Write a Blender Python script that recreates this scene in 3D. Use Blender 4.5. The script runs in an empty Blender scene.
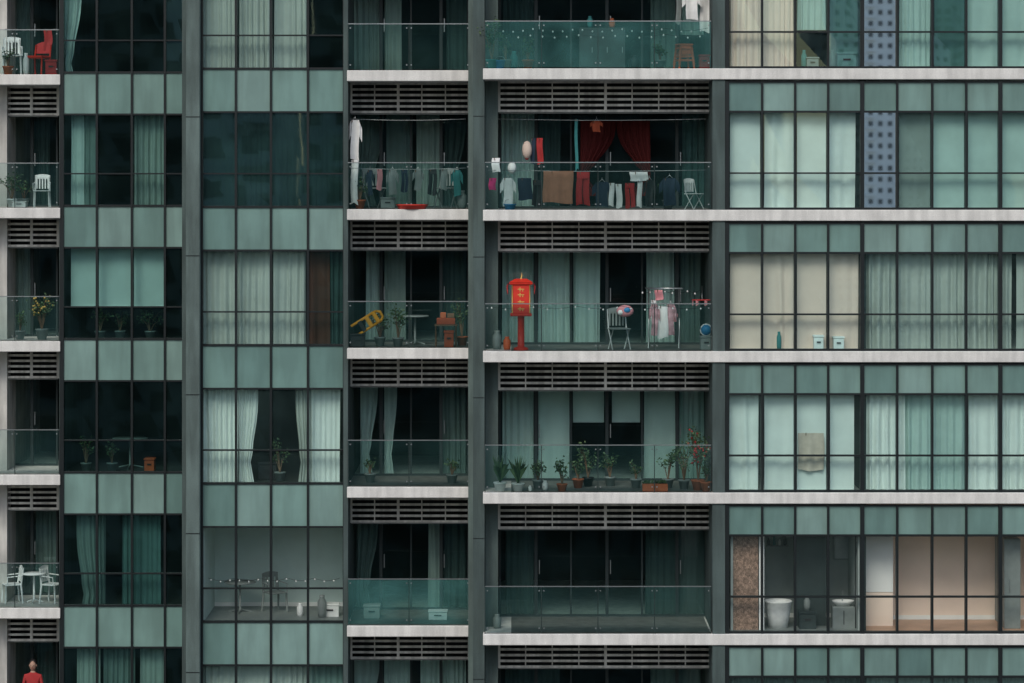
import bpy, math, random
from mathutils import Vector, Matrix
random.seed(7)
R=random.random
def U(a,b): return a+(b-a)*R()
D0=60.0; S=47.0; HZ=45.0; PYH=175.0
def WX(px,y=0): return (px-512)/S*(D0+y)/D0
def WZ(py,y=0): return HZ+(PYH-py)/S*(D0+y)/D0
def zc(k): return 47.15-3.01*k
def zf(k): return zc(k)+0.118
sc=bpy.context.scene
# ---------------------------------------------------------------- materials
def mat(name,col,rough=.75,var=.2,scale=3,metal=0,streak=0,bump=0,trans=0,spec=.4,fine=0,sfreq=7):
    m=bpy.data.materials.new(name); m.use_nodes=True
    nt=m.node_tree; N=nt.nodes; L=nt.links
    b=N['Principled BSDF']; b.inputs['Roughness'].default_value=rough
    b.inputs['Metallic'].default_value=metal
    b.inputs['Specular IOR Level'].default_value=spec
    tc=N.new('ShaderNodeTexCoord')
    n=N.new('ShaderNodeTexNoise'); n.inputs['Scale'].default_value=scale; n.inputs['Detail'].default_value=6
    L.new(tc.outputs['Object'],n.inputs['Vector'])
    mr=N.new('ShaderNodeMapRange'); mr.inputs[1].default_value=.3; mr.inputs[2].default_value=.7
    mr.inputs[3].default_value=1-var; mr.inputs[4].default_value=1+var*.5
    L.new(n.outputs[0],mr.inputs[0])
    val=mr.outputs[0]
    def mul(a,bb):
        q=N.new('ShaderNodeMath'); q.operation='MULTIPLY'; L.new(a,q.inputs[0]); L.new(bb,q.inputs[1]); return q.outputs[0]
    if streak:
        mp=N.new('ShaderNodeMapping'); mp.inputs['Scale'].default_value=(sfreq,sfreq,.5)
        L.new(tc.outputs['Object'],mp.inputs[0])
        n2=N.new('ShaderNodeTexNoise'); n2.inputs['Scale'].default_value=1.3; n2.inputs['Detail'].default_value=5
        L.new(mp.outputs[0],n2.inputs['Vector'])
        m2=N.new('ShaderNodeMapRange'); m2.inputs[1].default_value=.38; m2.inputs[2].default_value=.62
        m2.inputs[3].default_value=1-streak; m2.inputs[4].default_value=1.05
        L.new(n2.outputs[0],m2.inputs[0]); val=mul(val,m2.outputs[0])
    if fine:
        n3=N.new('ShaderNodeTexNoise'); n3.inputs['Scale'].default_value=40; n3.inputs['Detail'].default_value=3
        L.new(tc.outputs['Object'],n3.inputs['Vector'])
        m3=N.new('ShaderNodeMapRange'); m3.inputs[1].default_value=.3; m3.inputs[2].default_value=.7
        m3.inputs[3].default_value=1-fine; m3.inputs[4].default_value=1+fine
        L.new(n3.outputs[0],m3.inputs[0]); val=mul(val,m3.outputs[0])
    vm=N.new('ShaderNodeVectorMath'); vm.operation='SCALE'; vm.inputs[0].default_value=col
    L.new(val,vm.inputs['Scale']); L.new(vm.outputs[0],b.inputs['Base Color'])
    if bump:
        bp=N.new('ShaderNodeBump'); bp.inputs['Strength'].default_value=bump; bp.inputs['Distance'].default_value=.02
        L.new(n.outputs[0],bp.inputs['Height']); L.new(bp.outputs[0],b.inputs['Normal'])
    if trans:
        t=N.new('ShaderNodeBsdfTranslucent'); L.new(vm.outputs[0],t.inputs[0])
        mx=N.new('ShaderNodeMixShader'); mx.inputs[0].default_value=trans
        L.new(b.outputs[0],mx.inputs[1]); L.new(t.outputs[0],mx.inputs[2]); L.new(mx.outputs[0],N['Material Output'].inputs[0])
    return m
def glass(name,tint,refl,haze,hcol=(.28,.47,.44),wob=.03,gcol=(.70,.94,.88)):
    m=bpy.data.materials.new(name); m.use_nodes=True
    nt=m.node_tree; N=nt.nodes; L=nt.links; N.remove(N['Principled BSDF'])
    t=N.new('ShaderNodeBsdfTransparent'); t.inputs[0].default_value=(*tint,1)
    d=N.new('ShaderNodeBsdfDiffuse'); d.inputs[0].default_value=(*hcol,1)
    g=N.new('ShaderNodeBsdfGlossy'); g.inputs[0].default_value=(*gcol,1); g.inputs['Roughness'].default_value=.015
    tc=N.new('ShaderNodeTexCoord'); n=N.new('ShaderNodeTexNoise'); n.inputs['Scale'].default_value=1.1; n.inputs['Detail'].default_value=7
    L.new(tc.outputs['Object'],n.inputs['Vector'])
    mr=N.new('ShaderNodeMapRange'); mr.inputs[1].default_value=.35; mr.inputs[2].default_value=.7
    mr.inputs[3].default_value=haze*.5; mr.inputs[4].default_value=haze*1.6; L.new(n.outputs[0],mr.inputs[0])
    if wob:
        n4=N.new('ShaderNodeTexNoise'); n4.inputs['Scale'].default_value=1.3; n4.inputs['Detail'].default_value=0; L.new(tc.outputs['Object'],n4.inputs['Vector'])
        bp=N.new('ShaderNodeBump'); bp.inputs['Strength'].default_value=wob; bp.inputs['Distance'].default_value=.03
        L.new(n4.outputs[0],bp.inputs['Height']); L.new(bp.outputs[0],g.inputs['Normal'])
    m1=N.new('ShaderNodeMixShader'); L.new(mr.outputs[0],m1.inputs[0]); L.new(t.outputs[0],m1.inputs[1]); L.new(d.outputs[0],m1.inputs[2])
    f=N.new('ShaderNodeFresnel'); f.inputs[0].default_value=1.45
    a=N.new('ShaderNodeMath'); a.operation='ADD'; a.use_clamp=True; a.inputs[1].default_value=refl; L.new(f.outputs[0],a.inputs[0])
    m2=N.new('ShaderNodeMixShader'); L.new(a.outputs[0],m2.inputs[0]); L.new(m1.outputs[0],m2.inputs[1]); L.new(g.outputs[0],m2.inputs[2])
    L.new(m2.outputs[0],N['Material Output'].inputs[0]); return m
CONC=mat('concrete_edge',(.69,.67,.63),.85,.13,2.5,streak=.12,bump=.25,fine=.07,sfreq=5)
PILL=mat('pillar_render',(.072,.102,.097),.8,.2,1.2,streak=.3,fine=.1,sfreq=4)
PILL2=mat('pillar_render_pale',(.115,.157,.146),.8,.2,1.2,streak=.3,fine=.1,sfreq=4)
BEIGE=mat('beige_render',(.58,.56,.52),.85,.2,2,streak=.25,sfreq=3)
SOFF=mat('soffit',(.2,.21,.2),.9,.15,2)
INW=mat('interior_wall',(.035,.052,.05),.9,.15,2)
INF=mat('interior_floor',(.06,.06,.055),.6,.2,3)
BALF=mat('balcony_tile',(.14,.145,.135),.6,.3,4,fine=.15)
FRAME=mat('window_frame',(.006,.010,.011),.45,.2,3)
FRM2=mat('door_frame',(.028,.043,.043),.5,.2,3)
LOUV=mat('louvre_metal',(.62,.60,.54),.6,.25,2,streak=.3)
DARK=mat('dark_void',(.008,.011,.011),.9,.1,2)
SPN=[mat('spandrel_panel_%d'%i,c,.3,.2,.8,streak=.14,spec=.5,sfreq=3) for i,c in enumerate([(.155,.262,.235),(.178,.29,.26),(.138,.238,.215),(.205,.315,.285)])]
SPD=[mat('spandrel_dark_%d'%i,c,.3,.2,.8,streak=.14,spec=.5,sfreq=3) for i,c in enumerate([(.14,.24,.218),(.168,.27,.245),(.12,.212,.195)])]
STEEL=mat('steel',(.35,.38,.38),.35,.1,5,metal=.8)
GW=glass('window_glass',(.84,.97,.95),.02,.04)
GWc=glass('window_glass_clear',(.96,.985,.975),.01,.015)
GWr=glass('window_glass_coated',(.38,.56,.54),.20,.08,(.12,.28,.27))
GWx=glass('window_glass_mirror',(.38,.52,.52),.88,.07,(.14,.26,.26),0,(.97,1,.98))
GWd=glass('window_glass_smoked',(.53,.72,.70),.03,.03,(.10,.22,.21))
GWb=glass('window_glass_door',(.76,.90,.88),.02,.02)
GR=glass('railing_glass',(.84,.955,.94),.015,.03,(.13,.36,.34))
GR0=glass('railing_glass_sheen_dust',(.72,.93,.90),.04,.15,(.16,.46,.43))  # teal haze: painted reflections on the upper railings, dirt on the lower one
CU={'w':mat('curtain_white',(.86,.89,.85),.9,.08,2,trans=.12),
    'g':mat('curtain_grey',(.50,.52,.48),.9,.12,2,trans=.12),
    'm':mat('curtain_mid',(.27,.32,.30),.9,.12,2,trans=.12),
    'd':mat('curtain_dark',(.09,.13,.125),.9,.12,2,trans=.12),
    'p':mat('curtain_pink',(.95,.72,.62),.9,.06,2,trans=.12),
    'b':mat('curtain_brown',(.20,.07,.05),.9,.12,2,trans=.12),
    't':mat('curtain_teal',(.13,.22,.21),.9,.1,2,trans=.12),
    'r':mat('curtain_red',(.11,.013,.012),.9,.12,2,trans=.15),
    'lt':mat('curtain_pale_teal',(.48,.61,.57),.9,.1,2,trans=.12)}
def pm(name,c,rough=.5,var=.12): return mat(name,c,rough,var,8)
WHITE=pm('white_plastic',(.78,.79,.77)); RED=pm('red_paint',(.60,.03,.015)); ORANGE=pm('orange_plastic',(.68,.12,.035))
YEL=pm('yellow_plastic',(.78,.34,.02)); BLUE=pm('blue_plastic',(.03,.22,.45)); BLACK=pm('black_plastic',(.015,.015,.017))
WOOD=pm('wood',(.16,.09,.05),.6,.3); TERRA=pm('terracotta',(.45,.12,.05),.8); LEAF=pm('leaf',(.045,.09,.04),.6,.5); LEAF2=pm('leaf_light',(.09,.15,.06),.6,.5)
PINK=pm('pink_cloth',(.60,.25,.27),.9); BROWN=pm('brown_towel',(.40,.19,.12),.9); NAVY=pm('navy_cloth',(.02,.035,.06),.9)
WCL=pm('white_cloth',(.76,.76,.74),.9,.1); REDC=pm('red_cloth',(.36,.03,.03),.9); MAG=pm('magenta_cloth',(.5,.03,.15),.9); TEALC=pm('teal_cloth',(.04,.20,.20),.9)
GOLD=pm('gold_trim',(.6,.38,.1),.4); SKIN=pm('skin',(.42,.25,.18),.6); HAIR=pm('hair',(.012,.01,.01),.5); SOIL=pm('soil',(.03,.02,.015),.95)
TIN=pm('grey_plastic',(.22,.25,.24)); CREAM=pm('cream_cloth',(.60,.48,.40),.9); RUST=pm('rust_cloth',(.34,.07,.03),.9)
PLAID=pm('plaid_cloth',(.5,.3,.33),.9,.6)
# ---------------------------------------------------------------- mesh builder
class M:
    def __init__(s): s.v=[];s.f=[];s.i=[];s.sm=[];s.m=[]
    def mi(s,m):
        if m not in s.m: s.m.append(m)
        return s.m.index(m)
    def add(s,vs,fs,m,smooth=False):
        o=len(s.v); s.v+= [tuple(q) for q in vs]; k=s.mi(m)
        for f in fs: s.f.append(tuple(o+a for a in f)); s.i.append(k); s.sm.append(smooth)
    def box(s,x0,x1,y0,y1,z0,z1,m):
        s.add([(x0,y0,z0),(x1,y0,z0),(x1,y1,z0),(x0,y1,z0),(x0,y0,z1),(x1,y0,z1),(x1,y1,z1),(x0,y1,z1)],
              [(0,3,2,1),(4,5,6,7),(0,1,5,4),(1,2,6,5),(2,3,7,6),(3,0,4,7)],m)
    def bev(s,x0,x1,y0,y1,z0,z1,m,b=.02):
        vs=[];
        for (z,ins) in ((z0,b),(z0+b,0),(z1-b,0),(z1,b)):
            for (x,y) in ((x0+ins,y0+ins),(x1-ins,y0+ins),(x1-ins,y1-ins),(x0+ins,y1-ins)): vs.append((x,y,z))
        fs=[(0,3,2,1),(12,13,14,15)]
        for l in range(3):
            for q in range(4): a=l*4+q; c=l*4+(q+1)%4; fs.append((a,c,c+4,a+4))
        s.add(vs,fs,m)
    def tube(s,pts,r,m,n=7):
        pts=[Vector(p) for p in pts]; rs=r if isinstance(r,(list,tuple)) else [r]*len(pts)
        vs=[];fs=[]
        for j,p in enumerate(pts):
            d=(pts[min(j+1,len(pts)-1)]-pts[max(j-1,0)]).normalized()
            a=Vector((0,0,1)) if abs(d.z)<.9 else Vector((1,0,0))
            u=d.cross(a).normalized(); w=d.cross(u)
            for q in range(n):
                t=2*math.pi*q/n; vs.append(p+(u*math.cos(t)+w*math.sin(t))*rs[j])
        for j in range(len(pts)-1):
            for q in range(n):
                a=j*n+q;b=j*n+(q+1)%n; fs.append((a,b,b+n,a+n))
        fs.append(tuple(range(n))); fs.append(tuple(reversed(range((len(pts)-1)*n,len(pts)*n))))
        s.add(vs,fs,m,True)
    def lathe(s,prof,c,m,n=14,sx=1,sy=1):
        vs=[];fs=[]
        for (r,z) in prof:
            for q in range(n):
                t=2*math.pi*q/n; vs.append((c[0]+r*math.cos(t)*sx,c[1]+r*math.sin(t)*sy,c[2]+z))
        for j in range(len(prof)-1):
            for q in range(n):
                a=j*n+q;b=j*n+(q+1)%n; fs.append((a,b,b+n,a+n))
        s.add(vs,fs,m,True)
    def ball(s,c,r,m,n=10):
        rr=r if isinstance(r,(list,tuple)) else (r,r,r)
        prof=[(math.sin(math.pi*j/6)*1+1e-4,-math.cos(math.pi*j/6)) for j in range(7)]
        vs=[];fs=[]
        for (a,z) in prof:
            for q in range(n):
                t=2*math.pi*q/n; vs.append((c[0]+a*math.cos(t)*rr[0],c[1]+a*math.sin(t)*rr[1],c[2]+z*rr[2]))
        for j in range(6):
            for q in range(n):
                a=j*n+q;b=j*n+(q+1)%n; fs.append((a,b,b+n,a+n))
        s.add(vs,fs,m,True)
    def sheet(s,fn,nu,nv,m,smooth=True):
        vs=[fn(a/nu,b/nv) for b in range(nv+1) for a in range(nu+1)]
        fs=[(b*(nu+1)+a,b*(nu+1)+a+1,(b+1)*(nu+1)+a+1,(b+1)*(nu+1)+a) for b in range(nv) for a in range(nu)]
        s.add(vs,fs,m,smooth)
    def done(s,name,loc=(0,0,0),rz=0,parent=None,rot=None,scale=1):
        me=bpy.data.meshes.new(name); me.from_pydata(s.v,[],s.f)
        for m in s.m: me.materials.append(m)
        me.polygons.foreach_set('material_index',s.i); me.polygons.foreach_set('use_smooth',s.sm); me.update()
        o=bpy.data.objects.new(name,me); sc.collection.objects.link(o)
        o.location=loc; o.rotation_euler=rot if rot else (0,0,rz); o.scale=(scale,)*3
        if parent: o.parent=parent
        return o
# ---------------------------------------------------------------- building
B=bpy.data.objects.new('apartment_building',None); sc.collection.objects.link(B)
slabs=M();pill=M();frm=M();spn=M();lou=M();win=M();rail=M();rgl=M();intr=M()
K0,K1=-4,15
ztop=zc(K0)+.118; 
yD,yC,yB,yA=0.0,1.1,1.4,3.6
xR=WX(1215)
xDl=WX(483,0); xCl=WX(347,yC); xB2l=WX(200,yB); xB1r=WX(185,yA); xB1l=WX(61,yA); xAl=WX(-75,yA)
def pane(x0,x1,z0,z1,y,m):
    e=0 if m is GWx else .002
    j=lambda:U(-e,e)
    win.add([(x0,y+j(),z0),(x1,y+j(),z0),(x1,y+j(),z1),(x0,y+j(),z1)],[(0,1,2,3)],m)
def louvre(x0,x1,k,y):
    zt=zc(k)-.122; zb=zc(k)-.785
    n=5; p=(zt-zb-.04)/n
    for i in range(n+1):
        z=zb+i*p; lou.box(x0+.01,x1-.01,y-.015,y+.02,z,z+.05,LOUV)
    w=x1-x0; nm=max(2,round(w/.55))
    for i in range(nm+1):
        x=x0+w*i/nm; hw=.028 if (i in(0,nm) or i==nm//2) else .012
        lou.box(x-hw,x+hw,y-.02 if hw>.02 else y-.008,y+.03,zb-.003,zt,LOUV)
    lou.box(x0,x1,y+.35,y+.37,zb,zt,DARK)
    lou.box(x0,x1,y+.022,y+.35,zb-.03,zb-.004,SOFF)
def railing(x0,x1,k,y,gm=None):
    z0=zf(k); h=1.0
    rail.box(x0,x1,y-.014,y+.014,z0+h,z0+h+.02,STEEL)
    n=max(1,round((x1-x0)/1.15)); w=(x1-x0)/n
    for i in range(n+1):
        x=x0+w*i
        rail.box(x-.009,x+.009,y+.014,y+.03,z0-.05,z0+h,FRM2)
        if i<n:
            j=lambda:U(-.003,.003)
            rgl.add([(x+.006,y+j(),z0+.03),(x+w-.006,y+j(),z0+.03),(x+w-.006,y+j(),z0+h-.0),(x+.006,y+j(),z0+h-.0)],[(0,1,2,3)],gm or (GR0 if k in(0,-1) else GR))
            for zz in (.12,h-.08):
                for xx in (.05,w-.05): rail.box(x+xx-.014,x+xx+.014,y-.012,y-.004,z0+zz-.014,z0+zz+.014,STEEL)
def backwall(pxs,k,y,gm=None):
    gm=gm or GWb
    z0=zf(k);z1=zc(k-1)-.62
    xs=[WX(p,y) for p in pxs]
    intr.box(xs[0]-.02,xs[-1]+.02,y-.03,y+.09,z1,zc(k-1)-.12,FRM2)
    for i,x in enumerate(xs):
        w=.035 if i%2 else .02
        frm.box(x-w,x+w,y-.02,y+.05,z0,z1,FRM2)
        if i<len(xs)-1:
            pane(x+w,xs[i+1]-.02,z0+.05,z1-.04,y+.02,gm)
            frm.box(x+w,xs[i+1]-.02,y-.01,y+.04,z0,z0+.05,FRM2)
            frm.box(x+w,xs[i+1]-.02,y-.01,y+.04,z1-.04,z1,FRM2)
            if i%2: frm.box(x+w+.03,x+w+.05,y-.05,y-.012,z0+.95,z0+1.25,STEEL)
D2px=[727,762,795,828,862,897,932,966,1000,1034,1068,1102,1136,1170,1212]
B2px=[201,236,271,308,345]
B1px=[62,97,132,165,186]
def gsel(sec,k,i):
    if sec=='D':
        if k==0: return GWx if i==4 else (GWr if i in(3,6) else GW)
        if k==1: return GWx if i==4 else GW
        if k==4: return GWc
        return GW if 1<k<6 else random.choice([GW,GWr])
    if sec=='B2':
        if k==1: return GWr
        if k==4: return GWc
        if k==3: return GW
        return GW if i<3 else GWd
    return GWd if (R()<.8 or k in(1,2,4,5)) else GWr
for k in range(K0,K1+1):
    z=zc(k); h=.118
    slabs.bev(xDl,xR,yD,8.0,z-h,z+h,CONC,.012)
    slabs.bev(xCl,WX(472,yC),yC,8.0,z-h,z+h,CONC,.012)
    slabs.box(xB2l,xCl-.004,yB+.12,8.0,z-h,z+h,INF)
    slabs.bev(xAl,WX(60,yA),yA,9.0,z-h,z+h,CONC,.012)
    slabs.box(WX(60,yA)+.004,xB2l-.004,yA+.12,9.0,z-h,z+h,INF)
    louvre(WX(499,1.1),WX(712,1.1),k,1.1)
    louvre(WX(351,2.2),WX(469,2.2),k,2.2)
    louvre(WX(5,4.6),WX(58,4.6),k,4.6); louvre(WX(-70,4.6),WX(-14,4.6),k,4.6)
    railing(WX(485,.06),WX(711,.06),k,.06)
    railing(WX(348,1.16),WX(470,1.16),k,1.16,GR0 if k==4 else GR)
    railing(WX(-74,3.66),WX(59,3.66),k,3.66,GR)
    if k>K0:
        backwall([500,536,571,607,642,677,706],k,2.4)
        backwall([353,381,411,441,468],k,3.4)
        backwall([8,32,57],k,5.6); backwall([-70,-42,-14],k,5.6)
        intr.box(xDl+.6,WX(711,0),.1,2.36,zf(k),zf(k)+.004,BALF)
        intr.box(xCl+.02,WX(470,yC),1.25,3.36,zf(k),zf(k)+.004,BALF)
        xs=[WX(p,.12) for p in D2px]; zt=zc(k-1)-.15 ; zs=zc(k-1)-.80; ztr=zc(k-1)-2.11; zb=zf(k)
        for i,x in enumerate(xs):
            w=.042 if i in(0,4,8,12) else .024
            if i in (0,len(xs)-1): w=.042
            frm.box(x-w,x+w,.06,.20,zb,zt,FRAME)
            if i<len(xs)-1:
                a=x+w; b=xs[i+1]-.042 if (i+1) in(4,8,12,len(xs)-1) else xs[i+1]-.024
                spn.box(a,b,.12+U(-.004,.004),.16,zs+.022,zt-.03,random.choice(SPD+SPN))
                g=gsel('D',k,i)
                pane(a,b,zs-.022,ztr+.02,.13,g); pane(a,b,ztr-.02,zb+.05,.13,g)
                frm.box(a,b,.08,.19,zs-.022,zs+.022,FRAME); frm.box(a,b,.08,.19,ztr-.018,ztr+.018,FRAME)
                frm.box(a,b,.08,.19,zb,zb+.05,FRAME); frm.box(a,b,.08,.19,zt-.03,zt,FRAME)
        for (pxs,y,sec,sm) in ((B2px,yB,'B2',SPN),(B1px,yA+.1,'B1',SPN)):
            xs=[WX(p,y) for p in pxs]
            zs=zc(k-1)-.78; zt2=zc(k-1)+.165; zbn=zc(k)+.165; ztr=zc(k-1)-2.12
            for i,x in enumerate(xs):
                w=.045 if i in(0,len(xs)-1) else .024
                frm.box(x-w,x+w,y-.05,y+.09,zc(k)-.78,zc(k-1)-.78,FRAME)
                if i<len(xs)-1:
                    a=x+w; b=xs[i+1]-(.045 if i+1==len(xs)-1 else .024)
                    spn.box(a,b,y+U(-.004,.004),y+.05,zs+.02,zt2-.02,random.choice(sm))
                    frm.box(a,b,y-.03,y+.08,zs-.02,zs+.02,FRAME); frm.box(a,b,y-.03,y+.08,zt2-.02,zt2+.025,FRAME)
                    frm.box(a,b,y-.03,y+.08,ztr-.016,ztr+.016,FRAME)
                    g=gsel(sec,k,i)
                    pane(a,b,zs-.02,ztr+.016,y+.01,g); pane(a,b,ztr-.016,zbn+.025,y+.01,g)
def wall(x0,x1,y0,y1,m,z0=0,z1=ztop-.3,mm=pill): mm.box(x0,x1,y0,y1,z0,z1,m)
wall(WX(473,.3),WX(484.5,.3),.3,8,PILL)
wall(WX(471,1.0)-.06,WX(473,.3)-.003,1.0,8,PILL2)
wall(WX(712.5,.05),WX(725,.05),.05,8,PILL)
wall(WX(484.8,1.0)+.01,WX(498,1.0),1.0,2.42,PILL2)
wall(WX(342,1.25)+.03,WX(348,1.25),1.25,8,PILL)
wall(WX(186,1.1),WX(199.5,1.1),1.1,9,PILL2)
wall(WX(199.5,1.3)-.02,WX(202,1.3)-.06,1.35,1.5,FRAME)
wall(WX(182,1.6),WX(186,1.1)-.003,1.6,9,PILL)
wall(WX(59,3.64),WX(62,3.64)-.01,3.68,9,PILL)
wall(WX(-13,4.5),WX(7,4.5),4.5,9,BEIGE)
wall(xAl-.3,xAl,3.6,9,BEIGE); wall(xR,xR+.3,.1,8,PILL2)
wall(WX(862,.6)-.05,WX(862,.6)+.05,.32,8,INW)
for k in range(K0,K1+1):
    z=zc(k)-.9
    pill.box(WX(186,1.1)-.002,WX(199.5,1.1)+.002,1.094,1.099,z,z+.02,FRAME)
    pill.box(WX(473,.3)+.002,WX(484.5,.3)-.002,.294,.299,z,z+.015,FRAME)
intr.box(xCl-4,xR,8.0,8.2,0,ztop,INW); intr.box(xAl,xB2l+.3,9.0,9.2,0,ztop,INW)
slabs.box(xAl-.3,xR+.3,3.5,9.5,ztop+.004,ztop+.3,CONC); slabs.box(xCl,xR+.3,-.0,3.49,ztop+.004,ztop+.9,CONC)
for nm,o in (('floor_slabs',slabs),('pillars',pill),('mullions',frm),('spandrels',spn),('louvres',lou),('window_panes',win),('railings',rail),('railing_glass',rgl),('interior',intr)):
    o.done(nm,parent=B)
# ---------------------------------------------------------------- curtains
def curtain(px0,px1,row,y,c,top=None,bot=None,gather=None,amp=.045,pitch=.13,name='curtain'):
    x0,x1=WX(px0,y),WX(px1,y)
    z1=WZ(top,y) if top is not None else zc(row-1)-.66
    z0=WZ(bot,y) if bot is not None else zf(row)+.03
    w=abs(x1-x0); nu=max(6,int(w/.016)); nv=10
    s=U(0,50); pt=pitch*U(.85,1.2)
    def fn(u,v):
        f=1.0
        if gather:
            side,gv,amt=gather
            f=1-amt*math.exp(-((v-gv)/.28)**2) - (amt*.45 if v<gv else 0)
            f=max(.15,f)
        xx=u*w*f if (not gather or gather[0]=='l') else w-(1-u)*w*f
        ph=2*math.pi*u*w/pt+1.6*math.sin(u*w*4.1+s)+.8*math.sin(u*w*9+s*2)
        a=amp*(.7+.4*math.sin(u*w*2.7+s*3))*(1.1-.35*v)
        yy=a*math.sin(ph+.35*math.sin(v*3+s))+.012*math.sin(v*5+u*7+s)
        return (x0+xx+.01*math.sin(ph*.5+v*2),y+yy,z0+(z1-z0)*v)
    m=M(); m.sheet(fn,nu,nv,CU[c] if isinstance(c,str) else c)
    return m.done(name)
def blind(px0,px1,row,y,c,top=None,bot=None):
    x0,x1=WX(px0,y),WX(px1,y); z1=WZ(top,y) if top is not None else zc(row-1)-.66; z0=WZ(bot,y) if bot is not None else zf(row)+.03
    m=M(); s=U(0,9)
    m.sheet(lambda u,v:(x0+(x1-x0)*u,y+.012*math.sin(u*5+s+v*2),z0+(z1-z0)*v),10,4,CU[c])
    m.box(x0,x1,y-.02,y+.02,z0-.03,z0,WHITE); m.tube([(x0,y+.03,z1),(x1,y+.03,z1)],.03,WHITE)
    m.done('roller_blind')
yd=.38
curtain(729,793,0,yd,'p',top=-35); curtain(797,826,0,yd,'lt',top=-35,bot=30); curtain(830,858,0,yd,'lt',top=-35,amp=.02); curtain(899,930,0,yd,'lt',top=-35,amp=.02); curtain(934,1070,0,yd,'lt',top=-35,amp=.02,pitch=.3)  # right-hand pale teal curtains are added to paint a reflective wash on the panes
blind(730,760,1,yd,'w'); curtain(764,794,1,yd,'w',amp=.03,pitch=.3); blind(797,826,1,yd,'w'); curtain(829,855,1,yd,'w',amp=.03,pitch=.25)
for a,b,c in ((866,895,'m'),(899,930,'m'),(933,964,'lt'),(968,1032,'lt'),(1036,1100,'lt')): blind(a,b,1,yd,c)  # the pale teal blinds also carry the panes' reflective wash in their colour
blind(730,761,2,yd,'p'); curtain(763,794,2,yd,'p',amp=.025,pitch=.35); blind(797,826,2,yd,'p'); curtain(829,858,2,yd,'p',amp=.025,pitch=.35)
curtain(866,1012,2,yd+.03,'g',pitch=.19,amp=.06); curtain(1016,1060,2,yd,'g',pitch=.19)
curtain(729,758,3,yd,'w',amp=.02,pitch=.4); curtain(764,794,3,yd,'w',amp=.02,pitch=.3); blind(797,826,3,yd,'w'); blind(830,854,3,yd,'w')
curtain(866,905,3,yd,'w',pitch=.15); curtain(903,966,3,yd+.03,'lt',pitch=.16,amp=.06); curtain(968,1045,3,yd+.03,'w',pitch=.16,amp=.06)
curtain(729,860,5,yd,'d'); curtain(866,1050,5,yd,'m')
for k in (-2,-1,6,7,8,9):
    curtain(729,U(780,860),k,yd,random.choice('wgmp')); curtain(866,U(930,1060),k,yd,random.choice('wgm'))
    curtain(203,U(250,340),k,1.75,random.choice('wgm')); curtain(70,U(110,170),k,4.0,random.choice('wgd'))
yb=1.75
curtain(202,237,0,yb,'g',top=-30); curtain(239,272,0,yb,'g',top=-30); curtain(274,308,0,yb,'g',top=-30)
curtain(204,345,1,yb+.3,'d')
curtain(203,238,2,yb,'g',pitch=.16); curtain(238,271,2,yb,'g',pitch=.14); curtain(273,306,2,yb,'g',pitch=.12); curtain(309,330,2,yb,'b'); curtain(330,343,2,yb,'d')
curtain(203,238,3,yb,'w',pitch=.12); curtain(238,258,3,yb,'w',gather=('l',.3,.3),pitch=.08); curtain(295,311,3,yb,'g',gather=('r',.3,.25),pitch=.08); curtain(311,340,3,yb,'w',pitch=.12)
curtain(202,345,5,yb,'g')
y1=4.05
curtain(62,82,0,y1,'w',top=-30,gather=('l',.2,.4)); 
curtain(71,84,1,y1,'w'); curtain(84,97,1,y1,'m'); curtain(134,166,1,y1,'g')
blind(71,97,2,y1,'w',bot=306); blind(99,131,2,y1,'w',bot=306); blind(134,164,2,y1,'w',bot=306)
curtain(76,106,4,y1,'m',gather=('r',.2,.2)); curtain(122,161,4,y1,'t')
curtain(77,100,5,y1,'g'); curtain(103,135,5,y1,'m'); curtain(140,165,5,y1,'g')
yc=3.6
for r,(l) in {0:[(352,380,'g'),(384,402,'g'),(446,467,'d')],1:[(357,384,'m'),(386,412,'m'),(416,440,'g'),(444,466,'d')],2:[(366,380,'w'),(384,406,'g'),(440,466,'d')],
              3:[(360,378,'w'),(384,397,'w'),(440,466,'m')],4:[(356,378,'m'),(428,440,'g'),(444,466,'d')],5:[(354,380,'w'),(384,412,'w'),(420,466,'w')]}.items():
    for a,b,c in l: curtain(a,b,r,yc,c,gather=('l',.3,.35) if R()<.35 else None)
ye=2.6
curtain(503,534,0,ye,'d'); curtain(650,675,0,ye,'m'); curtain(680,704,0,ye,'w',bot=35)
curtain(500,534,1,ye,'w',pitch=.1); curtain(538,560,1,ye,'d'); curtain(682,704,1,ye,'t')
curtain(502,534,2,ye,'w'); curtain(538,570,2,ye,'w',pitch=.15); curtain(573,600,2,ye,'w',pitch=.15); curtain(646,674,2,ye,'w'); curtain(680,700,2,ye,'m')
curtain(502,534,3,ye,'w'); curtain(538,569,3,ye,'w',amp=.02,pitch=.3); blind(573,604,3,ye,'w',bot=421); blind(612,640,3,ye,'w',bot=421); curtain(644,675,3,ye,'w',amp=.02,pitch=.3); curtain(679,704,3,ye,'lt')
curtain(505,534,4,ye,'d'); curtain(645,704,4,ye,'d',amp=.02)
curtain(505,560,5,ye,'d'); curtain(650,700,5,ye,'m')
curtain(10,30,0,5.85,'m'); curtain(10,30,2,5.85,'g'); curtain(34,50,1,5.85,'d'); curtain(36,56,4,5.85,'m'); curtain(36,56,5,5.85,'d')
for a,b,s in ((580,616,'l'),(616,650,'r')):
    curtain(a,b,1,2.2,'r',top=121,bot=196,gather=(s,.35,.6),pitch=.08)
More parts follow.
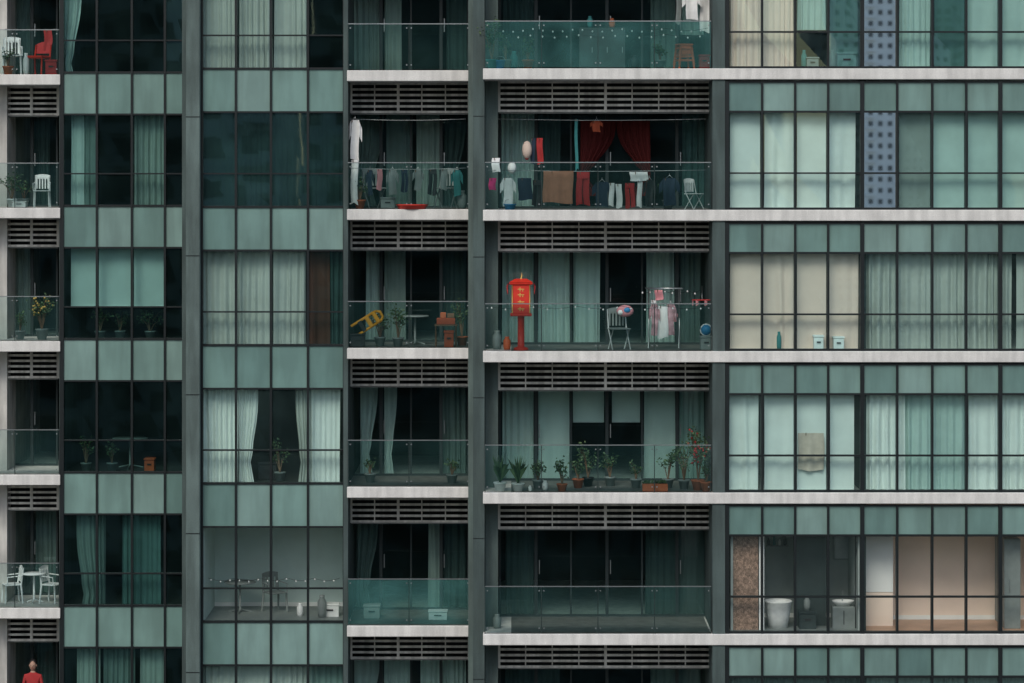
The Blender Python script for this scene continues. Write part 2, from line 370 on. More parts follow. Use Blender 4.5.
# ---------------------------------------------------------------- open rooms (storey 4)
WHITEW=mat('white_wall',(.86,.87,.84),.9,.05,2); PINKW=mat('beige_wall',(.90,.74,.62),.9,.05,2); WOODF=mat('wood_floor',(.55,.33,.22),.4,.2,2)
TILE=mat('bath_tile',(.30,.20,.15),.4,.6,14,fine=.5); LG=mat('pale_wall',(.58,.70,.66),.9,.08,2)
def room(name,px0,px1,row,y0,y1,wallm,floorm,parent=B,ceil=None):
    x0,x1=WX(px0,y0),WX(px1,y0); z0=zf(row); z1=zc(row-1)-.12
    m=M()
    m.box(x0,x1,y1,y1+.06,z0,z1,wallm); m.box(x0-.05,x0,y0,y1,z0,z1,wallm); m.box(x1,x1+.05,y0,y1,z0,z1,wallm)
    m.box(x0,x1,y0,y1-.004,z0+.002,z0+.02,floorm); m.box(x0,x1,y0,y1-.004,z1-.03,z1-.003,ceil or WHITEW)
    m.box(x0+.002,x1-.002,y1-.02,y1-.004,z0+.02,z0+.11,WHITEW)
    m.done(name,parent=parent); return x0,x1,z0,z1
room('bedroom_interior',865,1062,4,.35,1.9,PINKW,WOODF)
m=M(); x=WX(866,1.0); m.box(x,WX(893,1.0),1.0,1.06,zf(4)+.75,zc(3)-.55,WHITEW); m.box(x,WX(893,1.0),1.0,1.06,zf(4)+.02,zf(4)+.74,PINKW); m.done('room_partition',parent=B)
m=M(); m.bev(WX(1002,.9),WX(1018,.9),.6,1.8,zf(4)+.02,zf(4)+1.95,TIN,.01); m.box(WX(1002,.9)+.1,WX(1002,.9)+.12,.585,.6,zf(4)+.8,zf(4)+1.1,STEEL); m.done('wardrobe')
room('bathroom_interior',733,858,4,.35,2.2,mat('bath_wall',(.36,.41,.39),.6,.1,3),TIN)
m=M(); m.box(WX(730,.5),WX(758,.5),.45,.55,zf(4)+.02,zc(3)-.7,TILE); m.box(WX(796,1)-.03,WX(826,1),1.0,1.06,zf(4)+.02,zc(3)-.7,FRM2); m.box(WX(759,.5),WX(764,.5),.45,.6,zf(4)+.02,zc(3)-.7,WHITEW);m.done('tiled_wall',parent=B)
room('living_room_interior',204,343,4,1.6,3.8,LG,TIN,ceil=TIN)
def place(px,row,y): return (WX(px,y),y,zf(row)+.005)
# ---------------------------------------------------------------- objects
def chair(px,row,y,rz=0,m1=WHITE,scale=1,folding=False,seatm=None):
    m=M(); sm_=seatm or m1
    for sx in(-.2,.2):
        if folding:
            m.tube([(sx,-.2,0),(sx,.12,.45),(sx,.22,.85)],.014,m1); m.tube([(sx*.9,.2,0),(sx*.9,-.18,.45)],.014,m1)
        else:
            m.tube([(sx,-.2,0),(sx*.95,-.18,.44)],[.02,.025],m1); m.tube([(sx*1.05,.22,0),(sx*.95,.18,.44),(sx*.9,.24,.85)],[.02,.025,.018],m1)
            m.tube([(sx*1.1,-.16,.44),(sx*1.12,-.15,.64),(sx*1.05,.2,.66)],.015,m1)
    m.bev(-.21,.21,-.2,.2,.43,.46,sm_,.012)
    for i in range(5):
        x=-.15+.075*i; m.box(x-.018,x+.018,.2,.215,.5,.82,sm_)
    m.sheet(lambda u,v:(-.2+.4*u,.22+.02*math.sin(u*3.14),.76+.1*v+.03*math.sin(u*3.14)*v),8,2,sm_)
    return m.done('chair',place(px,row,y),rz,scale=scale)
def stool(px,row,y,mt,scale=1):
    m=M()
    for a in(-1,1):
        for b in(-1,1): m.tube([(a*.17,b*.17,0),(a*.12,b*.12,.42)],[.022,.028],mt)
    m.bev(-.155,.155,-.155,.155,.41,.45,mt,.015)
    for a in(-1,1):
        m.box(-.15,.15,a*.15-.006,a*.15+.006,.16,.2,mt); m.box(-.13,.13,a*.13-.006,a*.13+.006,.3,.41,mt)
        m.box(a*.15-.006,a*.15+.006,-.14,.14,.162,.202,mt)
    return m.done('stool',place(px,row,y),.3,scale=scale)
def pot(m,r,h,mt):
    m.lathe([(.001,0),(r*.7,0),(r,h*.85),(r*1.1,h*.86),(r*1.1,h),(r*.95,h),(r*.93,h*.9),(.001,h*.9)],(0,0,0),mt)
    m.lathe([(r*.93,h*.9),(.001,h*.92)],(0,0,0.002),SOIL)
def leaf(m,p,d,l,w,mt):
    d=Vector(d).normalized(); a=Vector((U(-1,1),U(-1,1),U(-1,1))); s=d.cross(a).normalized()*w; p=Vector(p)
    m.add([p,p+d*l*.5+s,p+d*l-Vector((0,0,l*.2)),p+d*l*.5-s],[(0,1,2,3)],mt)
def plant(px,row,y,h=.6,r=.25,n=90,pm_=TERRA,ph=.2,pr=.12,kind='bush',flower=None,zoff=0,name='potted_plant'):
    m=M(); pot(m,pr,ph,pm_)
    if kind=='spiky':
        for i in range(34):
            a=U(0,6.28); t=U(.2,1); 
            pts=[Vector((0,0,ph*.9)),Vector((math.cos(a)*r*.4*t,math.sin(a)*r*.4*t,ph+h*.6*U(.6,1))),Vector((math.cos(a)*r*t,math.sin(a)*r*t,ph+h*U(.4,1)))]
            s=Vector((-math.sin(a),math.cos(a),0))*.018
            m.add([pts[0]-s,pts[0]+s,pts[1]+s*1.3,pts[2],pts[1]-s*1.3],[(0,1,2,3,4)],random.choice([LEAF,LEAF2]))
    else:
        nb=7; n=int(n*1.5)
        for i in range(nb):
            a=U(0,6.28); tip=Vector((math.cos(a)*r*U(.2,.9),math.sin(a)*r*U(.2,.9),ph+h*U(.45,1)))
            mid=Vector((tip.x*.4,tip.y*.4,ph+(tip.z-ph)*.6)); m.tube([(0,0,ph*.8),mid,tip],[.012,.009,.004],WOOD,5)
            for j in range(n//nb):
                q=mid.lerp(tip,U(0,1.1))+Vector((U(-1,1),U(-1,1),U(-.6,.8)))*r*.3
                leaf(m,q,(U(-1,1),U(-1,1),U(-.3,1)),U(.05,.1),U(.015,.028),random.choice([LEAF,LEAF,LEAF2]))
                if flower and R()<.12: m.ball(q,.025,flower,6)
    X,Y,Z=place(px,row,y); m.done(name,(X,Y,Z+zoff))
def cloth(kind,px0,px1,py0,py1,y,mt,name):
    x0,x1=WX(px0,y),WX(px1,y); z1,z0=WZ(py0,y),WZ(py1,y); w=x1-x0; h=z1-z0; s=U(0,20); m=M()
    def surf(fx):
        def fn(u,v):
            a,b=fx(v); xx=a+(b-a)*u
            return (x0+xx*w+.012*math.sin(v*5+s),y+.03*math.sin(xx*w*24+s)*(1-v*.5)+.01*math.sin(v*6+s),z0+h*v-.03*h*math.sin(xx*5+s)*(1-v))
        return fn
    if kind=='towel': m.sheet(surf(lambda v:(0,1)),14,8,mt)
    elif kind=='shirt':
        m.sheet(surf(lambda v:(.2+.03*v,.8-.03*v)),12,8,mt)
        for sgn in (0,1):
            def fn(u,v,sg=sgn):
                xx=.23-u*.23 if sg==0 else .77+u*.23
                zt=1-u*.22; zb=.62-u*.18
                return (x0+xx*w,y+.02*math.sin(u*5+s),z0+h*(zb+(zt-zb)*v))
            m.sheet(fn,5,4,mt)
        m.tube([(x0+.35*w,y,z1),(x0+.5*w,y,z1+.06),(x0+.65*w,y,z1)],.006,STEEL,5)
        m.tube([(x0+.5*w,y,z1+.05),(x0+.5*w,y,z1+.1)],.006,STEEL,5)
    elif kind=='trousers':
        m.sheet(surf(lambda v:(.0+.06*v,.46)),6,8,mt); m.sheet(surf(lambda v:(.54,1-.06*v)),6,8,mt)
        m.box(x0+.06*w,x0+.94*w,y-.015,y+.015,z1-.2*h,z1,mt)
    m.tube([(x0+.3*w,y-.03,z1+.01),(x0+.3*w,y-.03,z1-.05)],.008,WOOD,5)
    m.done(name)
def bucket(px,row,y,mt,r=.13,h=.22,name='bucket'):
    m=M(); m.lathe([(.001,0),(r*.75,0),(r,h),(r*1.08,h),(r*1.08,h-.02),(r*.97,h-.02),(r*.72,.02),(.001,.02)],(0,0,0),mt)
    m.tube([(-r,0,h-.01),(-r*.7,0,h+r*.6),(0,0,h+r*.8),(r*.7,0,h+r*.6),(r,0,h-.01)],.006,STEEL,5)
    m.done(name,place(px,row,y))
def jar(px,row,y,mt,r=.12,h=.35,z=0,name='storage_jar'):
    m=M(); m.lathe([(.001,0),(r*.8,0),(r,h*.25),(r,h*.7),(r*.55,h*.88),(r*.6,h*.9),(r*.6,h),(.001,h)],(0,0,0),mt)
    X,Y,Z=place(px,row,y); m.done(name,(X,Y,Z+z))
def crate(px,row,y,w,h,mt,z=0,name='storage_box'):
    m=M(); m.bev(-w/2,w/2,-.15,.15,0,h*.85,mt,.015); m.bev(-w/2-.015,w/2+.015,-.165,.165,h*.85,h,mt,.012); m.box(-w*.2,w*.2,-.175,-.15,h*.5,h*.6,BLACK)
    X,Y,Z=place(px,row,y); m.done(name,(X,Y,Z+z))
def table(px,row,y,r=.3,h=.7,mt=WHITE):
    m=M(); m.lathe([(.001,h-.03),(r,h-.03),(r+.01,h-.015),(r,h),(.001,h)],(0,0,0),mt,20); m.tube([(0,0,h-.03),(0,0,.05)],.025,mt)
    for i in range(3):
        a=i*2.09+.5; m.tube([(0,0,.08),(math.cos(a)*r*.8,math.sin(a)*r*.8,.01)],.018,mt)
    m.done('round_table',place(px,row,y))
def line(px0,px1,py,y,name='clothes_line',r=.006):
    m=M(); a,b=WX(px0,y),WX(px1,y); z=WZ(py,y)
    m.tube([(a+(b-a)*t,y,z-.03*math.sin(t*math.pi)) for t in [0,.2,.4,.6,.8,1]],r,STEEL,5); m.done(name)
def lights(px0,px1,py,y,n=14):
    m=M(); a,b=WX(px0,y),WX(px1,y); z=WZ(py,y); pts=[]
    for i in range(n*3+1):
        t=i/(n*3); pts.append((a+(b-a)*t,y,z-.06*abs(math.sin(t*math.pi*5))))
    m.tube(pts,.004,BLACK,4)
    for p in pts[1::3]: m.lathe([(.001,-.045),(.016,-.035),(.02,-.02),(.008,0)],p,WCL,7)
    m.done('string_lights')
# --- D1 row 0
lights(490,708,28,.3,22); lights(490,708,34,.5,18); s1=stool(684,0,.3,ORANGE); s2=stool(684,0,.3,ORANGE); s2.location.z+=.08
plant(492,0,.3,.85,.28,170,TEALC); plant(506,0,.4,.6,.25,110,TIN); bucket(500,0,.28,BLUE,.11,.18)
jar(514,0,.9,TEALC,.08,.4); plant(528,0,.5,.45,.2,90,TERRA); plant(660,0,.6,.4,.2,80,TIN)
m=M(); m.bev(-.5,.5,-.2,.2,.0,.95,FRM2,.015)
for i in (-1,0,1): m.box(i*.33-.145,i*.33+.145,-.212,-.2,.08,.86,FRM2); m.box(i*.33+.1,i*.33+.115,-.225,-.212,.4,.52,STEEL)
m.done('storage_cabinet',place(602,0,1.8)); jar(590,0,1.8,TEALC,.06,.25,z=.96); jar(612,0,1.8,TERRA,.07,.2,z=.96)
cloth('shirt',682,702,-8,20,.8,WCL,'hanging_shirt'); cloth('towel',700,711,-6,32,1.0,WCL,'hanging_towel'); cloth('towel',676,681,-6,24,1.0,TIN,'hanging_towel'); line(500,710,-8,.8)
jar(634,0,.6,BLACK,.12,.3); crate(704,0,.3,.22,.3,REDC); 
# --- D1 row 1 laundry
line(498,706,119,1.0); line(488,706,170,.35)
cloth('towel',492,500,158,172,.35,WCL,'hanging_towel'); cloth('towel',489,496,178,190,.4,MAG,'hanging_towel')
m=M(); m.ball((0,0,0),(.11,.11,.2),CREAM); m.tube([(0,0,.18),(0,0,.75)],.006,BLACK,4); m.ball((.0,0,-.16),(.05,.05,.06),REDC); m.done('hanging_lantern',(WX(527,.8),.8,WZ(150,.8)))
m=M(); m.ball((0,0,0),(.1,.1,.13),WCL); m.tube([(0,0,.1),(0,0,.9)],.006,BLACK,4); m.done('hanging_lantern',(WX(512,.9),.9,WZ(168,.9)))
cloth('towel',531,535,138,164,.9,NAVY,'hanging_towel'); cloth('towel',537,543,138,164,.9,REDC,'hanging_towel')
cloth('towel',575,578,119,170,1.2,TEALC,'hanging_towel'); cloth('shirt',590,603,121,132,1.4,RUST,'hanging_shirt')
cloth('towel',543,573,171,203,.3,BROWN,'hanging_towel'); cloth('trousers',576,590,172,205,.35,REDC,'hanging_trousers')
cloth('shirt',500,516,178,206,.35,WCL,'hanging_shirt'); cloth('towel',518,532,178,200,.3,NAVY,'hanging_towel'); cloth('trousers',532,542,180,206,.4,BLACK,'hanging_trousers')
cloth('shirt',592,612,182,207,.4,NAVY,'hanging_shirt'); cloth('towel',609,614,183,206,.34,WCL,'hanging_towel'); cloth('towel',616,622,184,208,.3,WCL,'hanging_towel'); cloth('trousers',625,635,183,208,.35,REDC,'hanging_trousers')
cloth('towel',637,642,180,207,.36,WCL,'hanging_towel'); cloth('shirt',643,656,180,207,.3,BLACK,'hanging_shirt'); cloth('towel',630,648,172,181,.32,WCL,'hanging_towel'); cloth('shirt',659,680,178,206,.5,NAVY,'hanging_shirt')
bucket(510,1,.35,BLUE,.13,.12); chair(694,1,.4,.7,WHITE,folding=True,scale=.75,seatm=WHITE); plant(668,1,.8,.4,.25,70,TIN)
# --- D1 row 2
m=M()
m.tube([(0,0,0),(0,0,.75)],.075,RED,10); m.lathe([(.001,0),(.17,0),(.15,.05),(.07,.08)],(0,0,0),RED)
m.bev(-.2,.2,-.15,.15,.78,1.42,RED,.02); m.bev(-.25,.25,-.19,.19,1.40,1.45,RED,.02)
m.add([(-.25,-.2,1.452),(.25,-.2,1.452),(.25,.2,1.452),(-.25,.2,1.452),(-.12,0,1.53),(.12,0,1.53)],[(0,1,5,4),(1,2,5),(2,3,4,5),(3,0,4),(3,2,1,0)],RED)
m.bev(-.23,.23,-.18,.18,.73,.79,RED,.015)
for zz in (.88,1.03,1.18,1.3): 
    m.box(-.07,.07,-.158,-.15,zz,zz+.018,GOLD); m.box(-.03,-.012,-.1585,-.15,zz-.04,zz+.05,GOLD); m.box(.03,.045,-.158,-.15,zz-.04,zz-.004,GOLD)
for sx in(-.185,.185): m.tube([(sx,-.17,.8),(sx,-.17,1.4)],.012,GOLD,6)
m.tube([(0,0,1.52),(.02,0,1.62),(0,0,1.66)],[.02,.012,.005],GOLD)
for sx in(-.27,.27): m.tube([(sx,0,1.43),(sx*1.1,0,1.36),(sx*1.05,0,1.2)],[.012,.02,.008],REDC,6)
m.done('red_post_lantern',place(521,2,.35))
chair(619,2,.6,.25,WHITE,folding=True,seatm=TIN); m=M(); m.ball((0,0,0),(.19,.08,.13),PINK); m.ball((.04,-.05,.02),(.08,.05,.06),BLUE); m.ball((-.1,-.045,-.03),(.06,.05,.06),WCL); m.done('cushion',(WX(625,.6),.6,WZ(311,.6)))
m=M()
for a in (-1,1): m.tube([(a*.33,-.2,0),(a*.33,.2,1.3)],.012,STEEL); m.tube([(a*.33,.2,0),(a*.33,-.2,1.3)],.012,STEEL)
for yy in (-.2,0,.2): m.tube([(-.4,yy,1.3),(.4,yy,1.3)],.01,STEEL)
m.done('drying_rack',place(664,2,.9))
for i,(a,b,c,d,mt) in enumerate([(649,660,304,335,PLAID),(657,668,306,338,WCL),(664,677,304,336,PLAID),(655,663,290,300,PINK),(668,678,312,322,PINK),(651,656,300,322,WCL)]):
    cloth('towel' if i%2 else 'shirt',a,b,c,d,.7+.04*i,mt,'hanging_shirt')
m=M(); m.tube([(0,0,.3),(0,0,0)],.006,STEEL,4); m.tube([(.22*math.cos(t),.16*math.sin(t),0) for t in [i*.524 for i in range(13)]],.01,REDC,5)
for i in range(6): m.box(.2*math.cos(i)-.01,.2*math.cos(i)+.01,.16*math.sin(i)-.01,.16*math.sin(i)+.01,-.12,0,PINK)
m.done('peg_hanger',(WX(702,.8),.8,WZ(300,.8)))
crate(706,2,.4,.25,.31,TIN); m=M(); m.ball((0,0,0),.12,BLUE,14); m.tube([(.12*math.cos(t),-.02,.12*math.sin(t)) for t in [i*.524 for i in range(13)]],.02,WCL,5); m.done('beach_ball',(WX(706,.4),.4,zf(2)+.435))
lights(487,710,306,.3,16); lights(640,700,290,.95,8); jar(507,2,.5,ORANGE,.08,.28); jar(497,2,.7,TIN,.1,.4)
# --- D1 row 3 plants
plant(500,3,.25,.65,.25,80,WHITE,.2,.13,'spiky'); plant(518,3,.25,.6,.3,80,WHITE,.18,.13,'spiky'); plant(538,3,.7,.4,.25,80,TIN)
plant(562,3,.3,.5,.25,100,TERRA,.16,.11); plant(578,3,.9,.4,.2,60,TERRA)
def planter(px,row,y,w,n):
    m=M(); m.bev(-w,w,-.1,.1,0,.17,TERRA,.02); m.box(-w+.02,w-.02,-.08,.08,.168,.175,SOIL)
    for i in range(n): leaf(m,(U(-w,w)*.9,U(-.08,.08),.16),(U(-1,1),U(-1,1),U(.5,2)),U(.06,.16),.018,random.choice([LEAF,LEAF2]))
    m.done('planter_box',place(px,row,y))
planter(655,3,.25,.27,90)
plant(698,3,.5,1.15,.36,230,TERRA,.22,.14,'bush',REDC); plant(684,3,.7,.8,.3,120,TIN); plant(636,3,.9,.35,.2,50,TIN); jar(545,3,.5,WHITE,.06,.2)
plant(588,3,1.2,.7,.3,120,BLACK); plant(706,3,.3,.45,.2,80,TERRA); plant(668,3,.9,.7,.28,110,TIN); jar(530,3,.3,WHITE,.04,.12); plant(610,3,1.3,.5,.25,80,TIN)
jar(497,4,.8,TIN,.09,.3)
# --- C balcony
cloth('shirt',348,362,120,160,1.6,WCL,'hanging_shirt'); cloth('towel',351,358,160,204,1.5,WCL,'hanging_towel'); line(350,466,119,1.7); line(350,466,168,1.35)
m=M(); m.lathe([(.001,0),(.3,0),(.34,.08),(.36,.08),(.35,.1),(.31,.09),(.28,.02),(.001,.02)],(0,0,0),RED,20); m.done('wash_basin',place(412,1,1.35))
chair(374,1,2.1,.5,TIN,folding=True); chair(446,1,2.0,-.4,TIN,folding=True); plant(360,1,1.6,.5,.2,60); jar(462,1,1.6,TIN,.1,.4); crate(388,1,1.8,.3,.25,TIN)
for a,b,c,d,mt,kd in ((366,374,170,196,NAVY,'shirt'),(377,382,169,190,PINK,'towel'),(386,399,170,195,TIN,'shirt'),(401,408,169,192,NAVY,'trousers'),(412,424,170,190,TIN,'shirt'),(428,437,169,195,BLACK,'trousers'),(441,447,169,190,TIN,'towel'),(451,463,170,196,TEALC,'shirt')):
    cloth(kd,a,b,c,d,1.4,mt,'hanging_'+kd)
m=M()
for a in(-.12,.12):
    m.tube([(a,0,0),(a,.02,.62)],.03,YEL); m.tube([(a*.85,.05,.02),(a*.85,.12,.5)],.016,BLACK)
for zz in(.16,.34,.52): m.bev(-.12,.12,-.05,.06,zz,zz+.09,YEL if zz>.3 else BLACK,.01)
m.tube([(-.12,0,.62),(-.06,.0,.7),(.06,0,.7),(.12,0,.62)],.03,YEL)
m.done('folding_step_stool',(WX(354,1.35),1.35,WZ(331,1.35)),rot=(0,math.radians(58),0))
crate(358,2,1.45,.3,.3,BLACK); 
m=M(); m.box(-.25,.25,-.15,.15,.45,.48,WOOD)
for a in(-.22,.22):
    for b in(-.12,.12): m.tube([(a,b,0),(a,b,.45)],.018,WOOD)
m.bev(-.2,.2,-.12,.12,.48,.62,RUST,.01); m.bev(-.12,.0,-.1,.1,.62,.74,TERRA,.01); m.bev(.03,.18,-.1,.1,.62,.72,WOOD,.01); m.done('side_table',place(446,2,1.7))
crate(449,2,1.45,.2,.36,RUST); plant(398,2,1.6,.7,.3,110,TIN); plant(380,2,1.8,.5,.3,80,TIN); table(415,2,2.2,.3,.65,TIN); plant(462,2,2,.8,.25,90)
plant(370,3,2,.3,.15,40,TIN); plant(452,3,1.8,.3,.2,50,TIN)
crate(372,4,2.2,.35,.3,TIN); crate(438,4,2.0,.4,.2,WHITE)
# --- A balcony
chair(12,0,4.3,.2,WHITE); m=M(); 
for a in(-.2,.2): m.tube([(a,-.18,0),(a,-.15,.4)],.02,RED); m.tube([(a,.2,0),(a,.18,.4),(a,.24,.7)],.02,RED)
m.bev(-.22,.22,-.2,.2,.38,.44,RED,.02); m.sheet(lambda u,v:(-.2+.4*u,.22+.05*v,.5+.22*v+.05*math.sin(u*3.14)*v),8,4,REDC); m.done('chair',place(38,0,4.2),-.4)
crate(52,0,4.2,.25,.35,REDC); jar(26,0,4.1,WHITE,.07,.5); plant(8,0,4.0,.4,.2,50); cloth('towel',44,52,30,50,4.4,REDC,'hanging_towel'); line(5,57,29,4.4)
chair(42,1,4.1,.1,WHITE,scale=.85); plant(12,1,4.1,.6,.3,100,WHITE); plant(24,1,4.3,.4,.25,60,TIN); crate(20,1,4.0,.3,.15,WHITE)
plant(42,2,4.2,.75,.35,150,TIN,.25,.14,'bush',GOLD); plant(20,2,4.3,.4,.25,60,TIN)
table(34,4,4.4,.26,.68,WHITE); chair(12,4,4.4,-1.2,WHITE,scale=.95); chair(52,4,4.4,1.2,WHITE,scale=.95)
crate(150,3,4.4,.22,.3,ORANGE,z=0); plant(100,2,4.2,.5,.3,80,TIN); plant(120,2,4.3,.45,.3,80,TIN); plant(150,2,4.2,.5,.3,80,TIN); plant(112,3,4.3,.5,.2,60,TIN); plant(86,3,4.3,.6,.2,60,TIN); table(130,3,5,.4,.7,TIN)
# B2 room bits
jar(300,4,2.4,WHITE,.07,.3); jar(322,4,2.2,TIN,.1,.5); crate(330,4,2.4,.4,.3,WHITE); table(240,4,2.9,.35,.7,TIN); chair(275,4,3,.6,TIN)
lights(208,340,578,2.0,14)
plant(280,3,2.3,.7,.3,80,TIN); crate(268,3,2.6,.4,.4,BLACK)
# D2 bits
crate(818,2,.31,.2,.33,WHITE); crate(838,2,.31,.22,.3,WHITE); jar(779,2,.28,TEALC,.05,.4)
cloth('towel',798,824,433,470,.3,CREAM,'hanging_towel'); 
m=M(); m.lathe([(.001,0),(.2,0),(.26,.3),(.29,.56),(.31,.58),(.29,.6),(.26,.57),(.001,.2)],(0,0,0),WHITE,20); m.done('bathtub',place(778,4,.8))
m=M(); m.bev(-.24,.24,-.16,.16,.0,.48,TIN,.015); m.lathe([(.001,.482),(.12,.482),(.2,.56),(.22,.6),(.2,.6),(.15,.52),(.001,.5)],(0,0,0),WHITE,18,1.1,.75); m.tube([(0,.13,.5),(0,.13,.78),(0,.02,.8),(0,0,.74)],.013,STEEL); m.box(-.008,.008,-.17,-.16,.1,.4,BLACK); m.done('washbasin_cabinet',place(843,4,.8))
m=M(); m.bev(-.2,.2,-.02,.02,0,.55,TIN,.01); m.box(-.17,.17,-.026,-.02,.03,.52,STEEL); m.done('mirror',(WX(843,2.12),2.12,zf(4)+1.3))
for px in (828,856): 
    m=M(); m.tube([(0,0,0),(0,0,2.1)],.025,BLACK); m.tube([(0,0,1.5),(0,-.15,1.7),(0,-.2,1.9)],.015,BLACK); m.done('water_pipe',place(px,4,.7))
crate(807,4,.7,.35,.4,FRM2); jar(807,4,.7,TIN,.07,.3,z=.4); jar(784,4,1.4,BLACK,.09,.5)
m=M(); m.box(-.25,.25,-.06,.06,0,.02,TIN)
for i,(h_,mm_) in enumerate(((.18,BLACK),(.24,TEALC),(.15,WHITE),(.22,BLACK))): m.lathe([(.001,.02),(.035,.02),(.035,h_*.7),(.015,h_*.85),(.015,h_),(.001,h_)],(-.18+i*.12,0,0),mm_,8)
m.done('bottle_shelf',(WX(777,2.1),2.1,zf(4)+1.6))
jar(804,0,.33,TEALC,.06,.4); crate(846,0,.3,.4,.35,WHITE); crate(812,0,.4,.25,.25,TIN); jar(832,0,.3,WHITE,.06,.4)
# ---------------------------------------------------------------- person (storey 5, left balcony)
def person(px,row,y):
    J=[((0,0,.95),.13),((0,0,1.15),.125),((0,0,1.35),.15),((0,0,1.46),.07),((0,-.01,1.53),.05),
       ((.17,0,1.40),.06),((.22,-.04,1.14),.045),((.12,-.24,1.10),.034),((-.17,0,1.40),.06),((-.22,-.04,1.14),.045),((-.12,-.24,1.10),.034),
       ((.09,0,.88),.09),((.10,-.02,.48),.06),((.10,.02,.08),.042),((.10,-.12,.04),.035),((-.09,0,.88),.09),((-.10,-.02,.48),.06),((-.10,.02,.08),.042),((-.10,-.12,.04),.035)]
    E=[(0,1),(1,2),(2,3),(3,4),(2,5),(5,6),(6,7),(2,8),(8,9),(9,10),(0,11),(11,12),(12,13),(13,14),(0,15),(15,16),(16,17),(17,18)]
    me=bpy.data.meshes.new('person'); me.from_pydata([j[0] for j in J],E,[]); o=bpy.data.objects.new('person',me); sc.collection.objects.link(o)
    md=o.modifiers.new('s','SKIN')
    for i,j in enumerate(J): me.skin_vertices[0].data[i].radius=(j[1],j[1]*.8); me.skin_vertices[0].data[i].use_root=(i==0)
    s=o.modifiers.new('ss','SUBSURF'); s.levels=2; s.render_levels=2
    dg=bpy.context.evaluated_depsgraph_get(); nm=bpy.data.meshes.new_from_object(o.evaluated_get(dg)); o.modifiers.clear(); o.data=nm; nm.name='person'
    nm.materials.clear()
    for q in (REDC,NAVY,SKIN): nm.materials.append(q)
    for p in nm.polygons:
        c=p.center; p.use_smooth=True
        p.material_index=2 if (c.z>1.48 or c.y<-.14 and c.z>.9) else (0 if c.z>.93 else 1)
    o.location=place(px,row,y); h=M()
    h.ball((0,-.01,1.63),(.078,.095,.12),SKIN,14); h.ball((0,.025,1.67),(.09,.1,.11),HAIR,14); h.ball((0,-.11,1.62),(.014,.02,.02),SKIN,8)
    for a in(-1,1):
        h.ball((a*.03,-.095,1.64),(.012,.008,.008),BLACK,6); h.ball((a*.08,0,1.63),(.012,.02,.03),SKIN,6)
        for f in range(5): h.tube([(a*.12+(f-2)*.014,-.27,1.10),(a*.11+(f-2)*.016,-.32,1.10),(a*.105+(f-2)*.016,-.34,1.07)],[.009,.009,.007],SKIN,6)
    h.tube([(-.025,-.098,1.585),(.025,-.098,1.585)],.006,REDC,5)
    h.done('head',parent=o)
person(33,5,4.1)
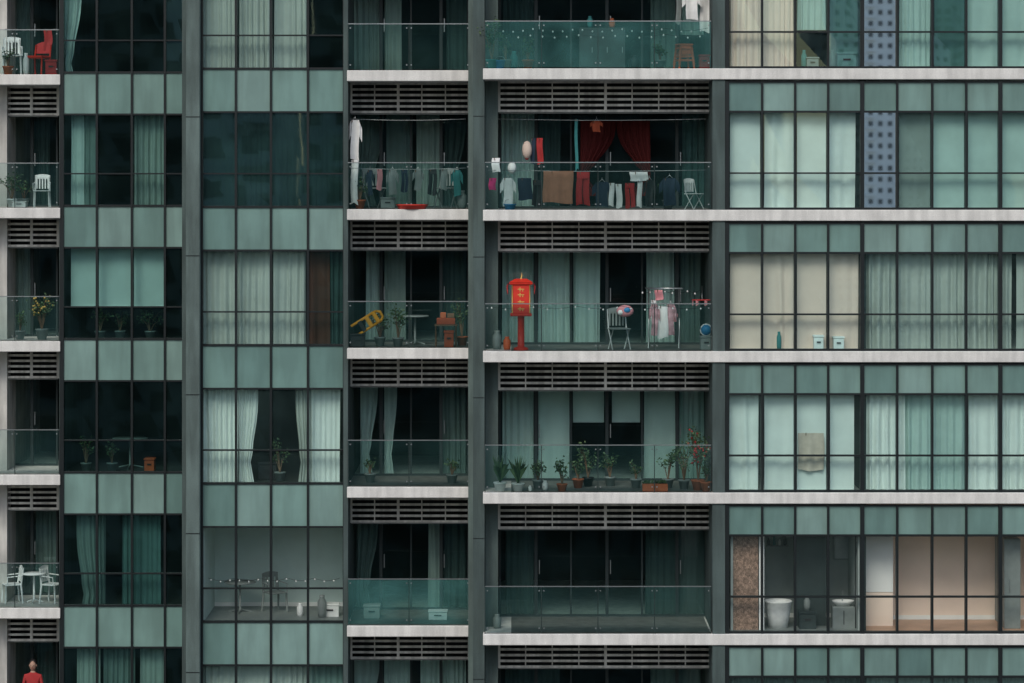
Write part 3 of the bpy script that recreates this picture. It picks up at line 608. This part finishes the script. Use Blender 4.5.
# ---------------------------------------------------------------- surroundings
ASPH=mat('asphalt',(.05,.05,.052),.9,.2,.5); GRD=mat('ground_paving',(.16,.16,.15),.9,.25,.2); KERB=mat('kerb_stone',(.35,.34,.33),.8); PAINT=mat('road_paint',(.75,.75,.72),.6)
g=M(); g.box(-2500,2500,-2500,2500,-.5,0,GRD); g.done('ground')
g=M(); g.box(-400,400,-34,-22,.0,.004,ASPH); 
for i in range(-60,60): g.box(i*6,i*6+3,-28.08,-27.92,.004,.008,PAINT)
g.done('road'); g=M(); g.box(-400,400,-22,-21.8,0,.13,KERB); g.box(-400,400,-34.2,-34,0,.13,KERB); g.done('kerb')
TW=[mat('tower_pale',(.85,.88,.86),.8,.1,.3),mat('tower_dark',(.10,.14,.15),.7,.2,.3),mat('tower_mid',(.2,.25,.26),.8,.2,.3)]
def tower(x,y,w,d,h,mt,pitch=3.2,fl=3.0,ww=.33):
    e=bpy.data.objects.new('residential_tower',None); sc.collection.objects.link(e)
    m=M(); m.box(x-w/2,x+w/2,y-d,y,0,h,mt); m.box(x-w/6,x+w/6,y-d*.7,y-d*.3,h,h+5,mt); m.done('tower_walls',parent=e)
    m=M(); nx=int(w/pitch)
    for i in range(nx):
        for j in range(int(h/fl)-1):
            cx=x-w/2+(i+.5)*w/nx; z=1.2+j*fl
            m.box(cx-pitch*ww,cx+pitch*ww,y+.02,y+.08,z,z+(1.7 if ww>.3 else 1.3),FRAME)
            if i%3==1: m.box(cx-pitch*.45,cx+pitch*.45,y+.09,y+1.1,z-.9,z-.1,mt)
    m.done('tower_windows',parent=e)
tower(2,-150,22,18,62,TW[1]); tower(-30,-140,26,18,75,TW[2]); tower(-70,-150,26,20,60,TW[1]); tower(66,-150,30,20,80,TW[1]); tower(-8,-210,26,20,90,TW[2])
tower(98,-700,26,20,125,TW[0],2.6,3.0,.22); tower(135,-760,30,22,100,TW[2]); tower(60,-800,34,22,110,TW[2]); tower(-120,-620,40,22,120,TW[2])
# ---------------------------------------------------------------- light, world, camera
w=bpy.data.worlds.new('World'); sc.world=w; w.use_nodes=True; nt=w.node_tree
sky=nt.nodes.new('ShaderNodeTexSky'); sky.sky_type='NISHITA'; sky.sun_disc=False
el,az=math.radians(43),math.radians(195)
sky.sun_elevation=el; sky.sun_rotation=az; sky.dust_density=1.5; sky.air_density=1.0; sky.ozone_density=0.2
bg=nt.nodes['Background']; bg.inputs[1].default_value=.15; nt.links.new(sky.outputs[0],bg.inputs[0])
sd=bpy.data.lights.new('sun','SUN'); sd.energy=1.5; sd.angle=math.radians(25); sd.color=(1,.97,.88)
so=bpy.data.objects.new('sun',sd); sc.collection.objects.link(so)
dirv=Vector((math.sin(az)*math.cos(el),math.cos(az)*math.cos(el),math.sin(el)))
so.rotation_euler=dirv.to_track_quat('Z','Y').to_euler(); so.location=dirv*200
cd=bpy.data.cameras.new('camera'); cam=bpy.data.objects.new('camera',cd); sc.collection.objects.link(cam); sc.camera=cam
cd.sensor_width=36; cd.lens=36*D0*S/1024; cd.shift_y=-(341.5-PYH)/1024; cd.clip_end=6000; cd.clip_start=1
cam.location=(0,-D0,HZ); cam.rotation_euler=(math.pi/2,0,0)
sc.view_settings.view_transform='Standard'; sc.view_settings.look='None'; sc.view_settings.exposure=0
